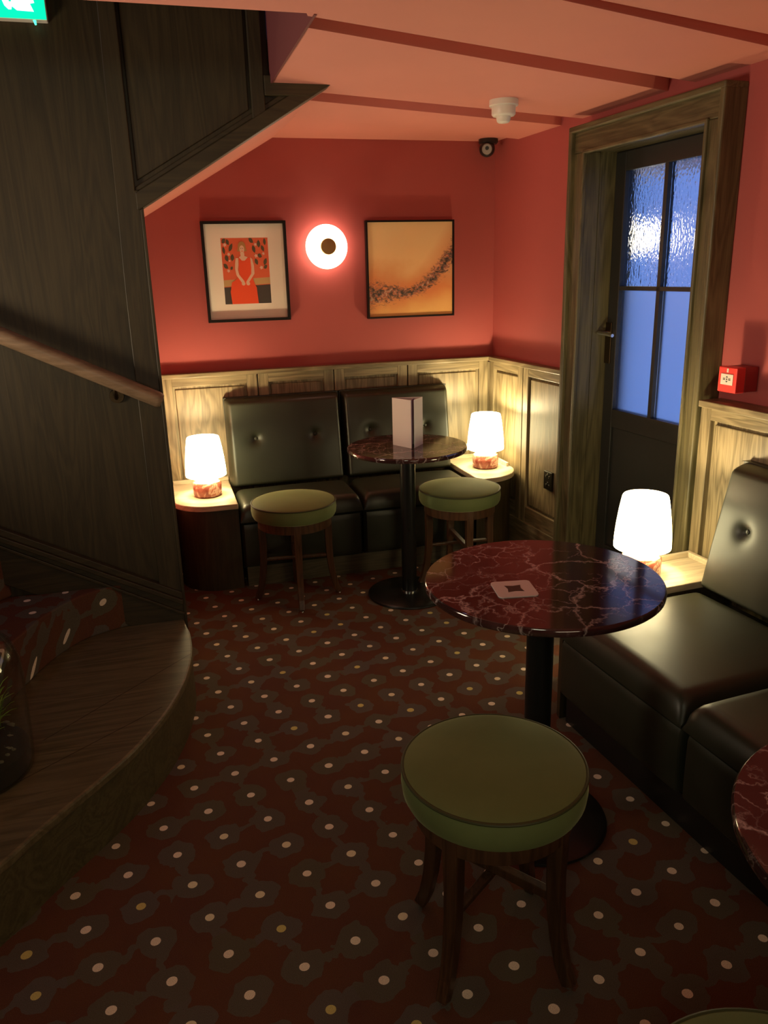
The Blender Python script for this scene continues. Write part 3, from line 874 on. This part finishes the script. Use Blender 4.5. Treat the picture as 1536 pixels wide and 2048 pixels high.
for i, ((x, y), a, lb) in enumerate(spots):
    s = stool if i == 0 else copy_tree(stool)
    s.location = (x, y, 0); s.rotation_euler = (0, 0, R(a))
    tag(s, lb, 'stool', 'green velvet stools')

# ------------------------------------------------------------------ things on the tables
mn = empty('menu', (1.108, 3.485, 0.755)); tag(mn, 'folded pale menu card standing open on the back marble table', 'menu')
def leafm(name, a, b, mat, lean=0.0):
    bm = bmesh.new()
    d = Vector((b[0] - a[0], b[1] - a[1])); nn = Vector((-d.y, d.x)).normalized() * 0.0008
    v = []
    for z, k in ((0.0, 0.0), (0.225, lean)):
        for p in ((a[0], a[1]), (b[0] + k, b[1])):
            for sg in (1, -1): v.append(bm.verts.new((p[0] + nn.x * sg, p[1] + nn.y * sg, z)))
    for f in ((0, 2, 6, 4), (1, 5, 7, 3), (0, 4, 5, 1), (2, 3, 7, 6), (4, 6, 7, 5), (0, 1, 3, 2)): bm.faces.new([v[i] for i in f])
    return obj(name, bm, mat, mn)
leafm('cover_leaf', (-0.064, 0.060), (-0.008, -0.052), menu_paper)
leafm('back_leaf', (-0.064, 0.0625), (0.074, 0.028), menu_paper)
leafm('inner_leaf', (-0.006, -0.052), (0.006, -0.005), menu_in, 0.018)
leafm('right_leaf', (0.008, -0.048), (0.074, 0.026), menu_paper)

cd = empty('table_card', (0.826, 1.728, 0.755), R(-10))
tag(cd, 'small white rounded square card with a dark star-like mark on the middle marble table', 'card')
def rrect(w, h, r, n=6):
    p = []
    for cx, cy, a0 in ((w - r, h - r, 0), (-w + r, h - r, 90), (-w + r, -h + r, 180), (w - r, -h + r, 270)):
        p += arc(cx, cy, r, a0, a0 + 90, n)
    return p
bm = bmesh.new(); prism(bm, rrect(0.052, 0.052, 0.012), 0.0, 0.0025)
obj('card', bm, card_white, cd)
bm = bmesh.new()
mk = []
for k in range(16):
    a = 2 * PI * k / 16; rr_ = (0.030, 0.020, 0.017, 0.020)[k % 4]
    mk.append((rr_ * math.cos(a + PI / 4), rr_ * math.sin(a + PI / 4)))
prism(bm, mk, 0.0025, 0.0029)
obj('printed_mark', bm, black_pl, cd)

# ------------------------------------------------------------------ wall sconce
sc_ = empty('wall_light', (0.930, 4.39, 1.680)); tag(sc_, 'round glowing wall light with a brass centre between the two pictures', 'wall light')
def ylathe(prof, seg=56):
    bm = bmesh.new(); lathe(bm, prof, seg)
    bmesh.ops.rotate(bm, cent=(0, 0, 0), matrix=Matrix.Rotation(PI / 2, 3, 'X'), verts=bm.verts)   # z -> -y
    return bm
obj('backplate', ylathe([(0, 0), (0.055, 0), (0.055, 0.045), (0, 0.045)]), brass, sc_, smooth=True)
obj('opal_disc', ylathe([(0, 0.046), (0.06, 0.046), (0.10, 0.052), (0.112, 0.062), (0.113, 0.068), (0.108, 0.076), (0.06, 0.092), (0.0, 0.096)]), sconce_glow, sc_, smooth=True)
obj('brass_cap', ylathe([(0, 0.096), (0.040, 0.095), (0.042, 0.100), (0.042, 0.116), (0.039, 0.120), (0, 0.121)]), brass, sc_, smooth=True)

# ------------------------------------------------------------------ pictures
def picture(name, x0, x1, z0, z1, label, mat_w, fw=0.014):
    t = empty(name, ((x0 + x1) / 2, 4.389, (z0 + z1) / 2)); tag(t, label, 'picture', 'framed pictures on the back wall')
    w, h = (x1 - x0) / 2, (z1 - z0) / 2
    obj('frame_side', B(-w, -w + fw, -0.032, 0, -h, h), frame_m, t, bevel=.001)
    obj('frame_side', B(w - fw, w, -0.032, 0, -h, h), frame_m, t, bevel=.001)
    obj('frame_side', B(-w + fw, w - fw, -0.032, 0, h - fw, h), frame_m, t, bevel=.001)
    obj('frame_side', B(-w + fw, w - fw, -0.032, 0, -h, -h + fw), frame_m, t, bevel=.001)
    return t, w - fw, h - fw
p1, w1, h1 = picture('framed_print', 0.286, 0.724, 1.310, 1.816, 'framed print of a seated woman in an orange dress with wide cream mount', None)
obj('mount', B(-w1, w1, -0.008, -0.002, -h1, h1), paper, p1)
# the print: flat coloured shapes, in units of the printed rectangle (0..1)
pw, ph = 0.122, 0.166          # half sizes
pcx, pcz = 0.0, 0.004
cols = {'orange': (0.72, 0.13, 0.05), 'dress': (0.86, 0.085, 0.02), 'skin': (0.78, 0.52, 0.38), 'leaf': (0.09, 0.075, 0.035), 'ochre': (0.55, 0.36, 0.15),
        'dark': (0.055, 0.045, 0.04), 'flower': (0.80, 0.52, 0.42), 'hair': (0.45, 0.24, 0.07)}
order = list(cols)
pm = [plain('print_' + k, v, 0.6) for k, v in cols.items()]
bm = bmesh.new()
lay = [0]
def shp(pts, key):
    lay[0] += 1
    y = -0.0082 - 0.00005 * lay[0]
    vv = [bm.verts.new((pcx - pw + 2 * pw * u, y, pcz - ph + 2 * ph * v)) for u, v in pts]
    f = bm.faces.new(vv); f.material_index = order.index(key)
    r_ = bmesh.ops.extrude_face_region(bm, geom=[f])
    bmesh.ops.translate(bm, vec=(0, 0.00004 * lay[0] + 0.0001, 0), verts=[g for g in r_['geom'] if isinstance(g, bmesh.types.BMVert)])
def ell(cx, cy, a, b, rot=0, n=14):
    return [(cx + a * math.cos(t_) * math.cos(R(rot)) - b * math.sin(t_) * math.sin(R(rot)), cy + (a * math.cos(t_) * math.sin(R(rot)) + b * math.sin(t_) * math.cos(R(rot)))) for t_ in (2 * PI * k / n for k in range(n))]
def leaf_(cx, cy, l, w, rot):
    p = [(-l, 0), (-l * .5, w * .8), (0, w), (l * .5, w * .7), (l, 0), (l * .5, -w * .7), (0, -w), (-l * .5, -w * .8)]
    return [(cx + a * math.cos(R(rot)) - b * math.sin(R(rot)), cy + a * math.sin(R(rot)) + b * math.cos(R(rot))) for a, b in p]
shp([(0, 0), (1, 0), (1, 1), (0, 1)], 'orange')
shp([(0, .27), (1, .30), (1, .40), (0, .37)], 'ochre')
shp([(0, 0), (1, 0), (1, .29), (0, .26)], 'dark')
for cx, cy, l, w, rot in ((.06, .96, .05, .035, 40), (.14, .94, .05, .035, -60), (.20, .86, .075, .035, 55), (.05, .82, .06, .03, 100), (.10, .70, .055, .04, -70), (.22, .71, .055, .04, 80),
                          (.07, .58, .06, .035, -35), (.19, .55, .035, .025, 40), (.64, .96, .06, .035, -35), (.80, .91, .06, .038, 90), (.93, .94, .055, .03, 95), (.69, .83, .065, .036, -70),
                          (.88, .84, .055, .032, -60), (.81, .73, .05, .034, -20), (.73, .64, .055, .035, -60), (.92, .64, .06, .035, 60), (.92, .56, .045, .03, 30)):
    shp(leaf_(cx, cy, l, w, rot), 'leaf')
for cx, cy, r_ in ((.08, .90, .045), (.15, .76, .04), (.12, .51, .04), (.73, .90, .04), (.73, .73, .045), (.89, .76, .035), (.83, .55, .045), (.16, .66, .025)):
    shp([(cx + r_ * (1 if k % 2 else .55) * math.cos(PI * k / 5), cy + r_ * .75 * (1 if k % 2 else .55) * math.sin(PI * k / 5)) for k in range(10)], 'flower')
shp(ell(.435, .865, .085, .085), 'hair')
shp([(.33, .80), (.54, .80), (.50, .90), (.37, .90)], 'hair')
shp([(.36, .70), (.62, .70), (.61, .52), (.62, .40), (.70, .22), (.72, 0), (.15, 0), (.13, .18), (.17, .33), (.36, .42), (.35, .55)], 'dress')
shp([(.16, .0), (.71, .0), (.70, .25), (.60, .36), (.20, .33), (.13, .2)], 'dress')
shp([(.39, .78), (.48, .78), (.48, .73), (.55, .71), (.48, .66), (.42, .66), (.36, .71), (.40, .73)], 'skin')
shp(ell(.435, .83, .052, .060), 'skin')
shp([(.29, .70), (.345, .70), (.34, .60), (.32, .52), (.34, .45), (.44, .35), (.45, .31), (.40, .31), (.28, .44), (.26, .54), (.27, .62)], 'skin')
shp([(.60, .71), (.64, .68), (.67, .58), (.67, .46), (.54, .33), (.48, .31), (.48, .34), (.60, .46), (.61, .55)], 'skin')
shp(ell(.42, .31, .04, .028), 'skin'); shp(ell(.52, .31, .04, .028), 'skin')
shp(ell(.415, .845, .008, .006), 'leaf'); shp(ell(.455, .845, .008, .006), 'leaf'); shp(ell(.436, .80, .014, .006), 'dress')
obj('print', bm, pm, p1, label='orange print of a seated woman among leaves')
pg, nt_, b_g = new_mat('picture_glazing')
b_g.inputs['Transmission Weight'].default_value = 1.0; b_g.inputs['Roughness'].default_value = 0.0; b_g.inputs['IOR'].default_value = 1.3
b_g.inputs['Base Color'].default_value = (1, 1, 1, 1)

def abstract_mat():
    m, nt, b = new_mat('abstract_painting')
    t = N(nt, 'ShaderNodeTexCoord')
    sp = N(nt, 'ShaderNodeSeparateXYZ'); nt.links.new(t.outputs['Object'], sp.inputs[0])
    x, z = sp.outputs[0], sp.outputs[2]
    n1 = N(nt, 'ShaderNodeTexNoise', Scale=7.0, Detail=6.0); nt.links.new(t.outputs['Object'], n1.inputs['Vector'])
    base = ramp(nt, [(0.0, (0.85, 0.50, 0.16)), (0.30, (0.78, 0.30, 0.10)), (0.42, (0.80, 0.40, 0.16)), (0.60, (0.88, 0.56, 0.26)), (1.0, (0.82, 0.60, 0.30))])
    zz = math_node(nt, 'MULTIPLY_ADD', z, 2.05, 0.5)
    zz = math_node(nt, 'MULTIPLY_ADD', math_node(nt, 'SUBTRACT', n1.outputs[0], .5), 0.5, zz)
    nt.links.new(zz, base.inputs[0])
    # the dark streak: low at the left and middle, rising to the right
    xs_ = math_node(nt, 'ADD', x, 0.02)
    rise = math_node(nt, 'MULTIPLY', math_node(nt, 'POWER', math_node(nt, 'MAXIMUM', xs_, 0.0), 1.6), 1.75)
    cz = math_node(nt, 'SUBTRACT', rise, 0.125)
    dz = math_node(nt, 'ABSOLUTE', math_node(nt, 'SUBTRACT', z, cz))
    wid = math_node(nt, 'MULTIPLY_ADD', math_node(nt, 'ABSOLUTE', x), 0.30, 0.052)
    prox = math_node(nt, 'SUBTRACT', 1.0, math_node(nt, 'DIVIDE', dz, wid))
    mp = N(nt, 'ShaderNodeMapping'); mp.inputs['Rotation'].default_value = (0, R(-35), 0); mp.inputs['Scale'].default_value = (1.0, 1, 2.2)
    nt.links.new(t.outputs['Object'], mp.inputs['Vector'])
    n2 = N(nt, 'ShaderNodeTexNoise', Scale=36.0, Detail=6.0, Roughness=0.7, Distortion=1.2); nt.links.new(mp.outputs[0], n2.inputs['Vector'])
    k = math_node(nt, 'ADD', math_node(nt, 'MULTIPLY', prox, 0.40), math_node(nt, 'SUBTRACT', n2.outputs[0], 0.56))
    kr = ramp(nt, [(0.12, (0, 0, 0)), (0.26, (1, 1, 1))]); nt.links.new(k, kr.inputs[0])
    halo = ramp(nt, [(0.0, (0, 0, 0)), (0.9, (1, 1, 1))]); 
    hl = math_node(nt, 'MULTIPLY_ADD', prox, 0.55, 0.45); nt.links.new(hl, halo.inputs[0])
    c = mixc(nt, math_node(nt, 'MULTIPLY', halo.outputs[0], 0.6), base.outputs[0], (0.62, 0.15, 0.05))
    n3 = N(nt, 'ShaderNodeTexNoise', Scale=60.0, Detail=2.0); nt.links.new(t.outputs['Object'], n3.inputs['Vector'])
    dk = ramp(nt, [(0.40, (0.05, 0.035, 0.03)), (0.52, (0.20, 0.12, 0.09)), (0.60, (0.45, 0.10, 0.05)), (0.68, (0.50, 0.36, 0.26))]); nt.links.new(n3.outputs[0], dk.inputs[0])
    c = mixc(nt, kr.outputs[0], c, dk.outputs[0])
    nt.links.new(c, b.inputs['Base Color']); b.inputs['Roughness'].default_value = 0.6
    bump(nt, b, n2.outputs[0], 0.2, 0.002)
    return m
p2, w2, h2 = picture('framed_painting', 1.157, 1.666, 1.296, 1.812, 'framed abstract painting in cream and orange with a dark rising streak', None, 0.010)
obj('canvas', B(-w2, w2, -0.024, -0.002, -h2, h2), abstract_mat(), p2)

# ------------------------------------------------------------------ ceiling and wall fittings
sd = empty('smoke_detector', (1.442, 3.222, 2.19)); tag(sd, 'white stepped smoke detector on the red ceiling', 'smoke detector')
bm = bmesh.new(); lathe(bm, [(0, 0), (0.058, 0), (0.058, -0.020), (0.055, -0.023), (0, -0.023)], 40); obj('base', bm, white_pl, sd, smooth=True)
bm = bmesh.new(); lathe(bm, [(0, -0.023), (0.048, -0.023), (0.048, -0.052), (0.043, -0.058), (0.032, -0.060), (0, -0.060)], 40); obj('body', bm, white_pl, sd, smooth=True)
bm = bmesh.new(); lathe(bm, [(0, -0.060), (0.030, -0.060), (0.026, -0.078), (0.020, -0.083), (0, -0.084)], 32); obj('sensor', bm, white_pl, sd, smooth=True)

cc = empty('security_camera', (1.845, 4.315, 2.215)); tag(cc, 'small black turret security camera in the far top corner', 'camera')
bm = bmesh.new(); lathe(bm, [(0, 0), (0.052, 0), (0.052, -0.018), (0.045, -0.026), (0, -0.026)], 32); obj('mount', bm, black_pl, cc, smooth=True)
ball_c = Vector((-0.012, -0.012, -0.050)); dirv = (Vector((0, 0, 1.55)) - (Vector((1.845, 4.315, 2.215)) + ball_c)).normalized()
bm = bmesh.new(); bmesh.ops.create_uvsphere(bm, u_segments=28, v_segments=18, radius=0.042)
bmesh.ops.translate(bm, vec=ball_c, verts=bm.verts); eye = obj('ball', bm, black_pl, cc, smooth=True)
bm = bmesh.new(); tube(bm, [ball_c + dirv * 0.032, ball_c + dirv * 0.046], [0.028, 0.024], 28); obj('lens_ring', bm, grey_pl, cc, smooth=True)
bm = bmesh.new(); tube(bm, [ball_c + dirv * 0.044 + Vector((0, 0, .004)), ball_c + dirv * 0.0475 + Vector((0, 0, .004))], [0.010, 0.010], 20); obj('lens', bm, black_pl, cc, smooth=True)

al = empty('fire_call_point', RP(1.955, -0.04, 1.145), RROT); tag(al, 'red fire alarm call point on the wall right of the door', 'fire alarm')
obj('back_box', B(0.001, 0.060, -0.043, 0.043, -0.044, 0.044), darkred_pl, al, bevel=.003)
obj('front_cover', B(0.060, 0.100, -0.044, 0.044, -0.045, 0.045), red_pl, al, bevel=.003)
obj('break_panel', B(0.100, 0.102, -0.029, 0.029, -0.018, 0.020), white_pl, al, label='white rectangular press panel')
bm = bmesh.new()
for y in (-0.013, 0.013):
    box(bm, 0.102, 0.1025, y - 0.005, y + 0.005, -0.001, 0.002); box(bm, 0.102, 0.1025, y - 0.005, y + 0.005, 0.004, 0.006)
prism(bm, [(-0.005, -0.004), (0.005, -0.004), (0.0, -0.010)], 0.102, 0.1025, 'X'); prism(bm, [(-0.005, 0.008), (0.005, 0.008), (0.0, 0.014)], 0.102, 0.1025, 'X')
bmesh.ops.create_circle(bm, cap_ends=True, radius=0.003, segments=12, matrix=Matrix.Translation((0.1024, 0, 0.002)) @ Matrix.Rotation(PI / 2, 4, 'Y'))
obj('pictogram', bm, black_pl, al)
obj('top_mark', B(0.100, 0.1010, -0.004, 0.004, 0.026, 0.040), white_pl, al)

sk = empty('power_socket', RP(0.690, -0.0125, 0.462), RROT); tag(sk, 'dark metal power socket low on the panelled right wall', 'socket')
obj('plate', B(0.003, 0.016, -0.040, 0.040, -0.050, 0.050), socket_m, sk, bevel=.003)
for zc in (-0.024, 0.024):
    bm = bmesh.new()
    box(bm, 0.016, 0.0185, -0.017, -0.011, zc - 0.008, zc + 0.004); box(bm, 0.016, 0.0185, 0.011, 0.017, zc - 0.008, zc + 0.004); box(bm, 0.016, 0.0185, -0.003, 0.003, zc + 0.006, zc + 0.016)
    obj('outlet', bm, chrome, sk)

# exit sign on the stair wall
ex = empty('exit_sign', (-0.392, 3.088, 2.428)); tag(ex, 'lit green emergency exit sign with a white running man at the top left', 'sign')
SX = lambda px: -0.222 + (px - 98) * 0.00149 + 0.392
SZ = lambda py: 2.343 + (50 - py) * 0.00142 - 2.428
obj('housing', B(-0.170, 0.170, -0.036, 0.0, -0.085, 0.085), white_pl, ex, bevel=.003)
obj('face', B(-0.168, 0.168, -0.040, -0.036, -0.083, 0.083), sign_green, ex)
def sgn_poly(pts, y0=-0.0412):
    bm = bmesh.new(); prism(bm, [(SX(x * .0846), SZ(y * .0846)) for x, y in pts], y0, -0.0401, 'Y'); return bm
man = [(130, 0), (160, 180), (200, 300), (280, 385), (350, 385), (370, 310), (480, 400), (870, 410), (800, 230), (905, 205), (880, 100), (800, 0), (760, -60), (700, -260), (780, -420), (700, -480), (560, -380), (420, -420), (180, -300), (120, -200), (300, -230), (380, -200)]
obj('running_man', sgn_poly(man), sign_white, ex)
obj('head', sgn_poly([(640 + 95 * math.cos(R(a)), -640 + 95 * math.sin(R(a))) for a in range(0, 360, 20)]), sign_white, ex)
obj('gap', sgn_poly([(370, 0), (430, 0), (360, 210), (310, 200)], -0.0416), sign_green, ex)
obj('gap', sgn_poly([(520, 0), (575, 0), (605, 95), (550, 95)], -0.0416), sign_green, ex)
bm = bmesh.new(); tube(bm, [(SX(72), -0.030, -0.085), (SX(73.5), -0.034, -0.098)], [0.005, 0.003], 10)
obj('indicator_light', bm, led_green, ex, smooth=True)

# ------------------------------------------------------------------ glass cloche with plants on the bottom step
jar = empty('glass_terrarium', (-0.620, 2.175, 0.214)); tag(jar, 'tall clear glass terrarium at the left edge on the bottom step', 'terrarium')
bm = bmesh.new()
outer = [(0, 0), (0.150, 0), (0.160, 0.010), (0.164, 0.03), (0.167, 0.10), (0.170, 0.20), (0.172, 0.28), (0.168, 0.33), (0.155, 0.375), (0.128, 0.41), (0.100, 0.425), (0.095, 0.43)]
inner = [(0.092, 0.428), (0.098, 0.421), (0.126, 0.406), (0.152, 0.372), (0.165, 0.328), (0.169, 0.28), (0.167, 0.20), (0.164, 0.10), (0.161, 0.03), (0.156, 0.012), (0, 0.010)]
lathe(bm, outer + inner, 64); obj('glass', bm, glass, jar, smooth=True)
soil = plain('dark_soil', (0.020, 0.016, 0.010), 0.9)
moss = plain('moss', (0.045, 0.07, 0.012), 0.9)
leafg = plain('grass_leaf', (0.26, 0.42, 0.05), 0.6)
peb = plain('pebble', (0.16, 0.15, 0.10), 0.6)
bm = bmesh.new(); lathe(bm, [(0, 0.0105), (0.150, 0.0105), (0.156, 0.03), (0.155, 0.07), (0.12, 0.095), (0.05, 0.11), (0, 0.108)], 40)
for v in bm.verts: v.co.z += (random.random() - .5) * 0.006 if v.co.z > 0.05 else 0
sb = obj('soil', bm, soil, jar, smooth=True)
bm = bmesh.new()
for k in range(60):
    a, r_ = random.uniform(0, 2 * PI), 0.145 * math.sqrt(random.random())
    s_ = random.uniform(0.006, 0.014)
    mt = Matrix.Translation((r_ * math.cos(a), r_ * math.sin(a), 0.108 - r_ * 0.16)) @ Matrix.Diagonal((s_, s_ * random.uniform(.7, 1), s_ * .6, 1))
    bmesh.ops.create_icosphere(bm, subdivisions=1, radius=1, matrix=mt)
o = obj('pebbles', bm, peb, jar); o['kind'] = 'stuff'
pl = empty('grassy_plant', (-0.620, 2.175, 0.31)); tag(pl, 'spiky green grass plant growing inside the glass terrarium', 'plant')
for k in range(150):
    a = random.uniform(0, 2 * PI); L_ = random.uniform(0.10, 0.27); out_ = random.uniform(0.03, 0.14)
    bx_, by_ = random.uniform(-.08, .08), random.uniform(-.08, .08)
    a = math.atan2(by_, bx_) + random.uniform(-1.1, 1.1); out_ = max(0.01, min(out_, 0.142 - math.hypot(bx_, by_)))
    bm = bmesh.new(); prev = None; n = 7
    for i in range(n + 1):
        f = i / n
        x = bx_ + out_ * math.cos(a) * f ** 1.5; y = by_ + out_ * math.sin(a) * f ** 1.5
        z = L_ * (f - 0.30 * f ** 3)
        w = 0.0042 * (1 - f) ** 0.6 + 0.0003
        px_, py_ = -math.sin(a) * w, math.cos(a) * w
        cur = (bm.verts.new((x + px_, y + py_, z)), bm.verts.new((x, y, z - 0.0012)), bm.verts.new((x - px_, y - py_, z)))
        if prev:
            bm.faces.new((prev[0], cur[0], cur[1], prev[1])); bm.faces.new((prev[1], cur[1], cur[2], prev[2]))
        prev = cur
    obj('blade', bm, leafg, pl, smooth=True)
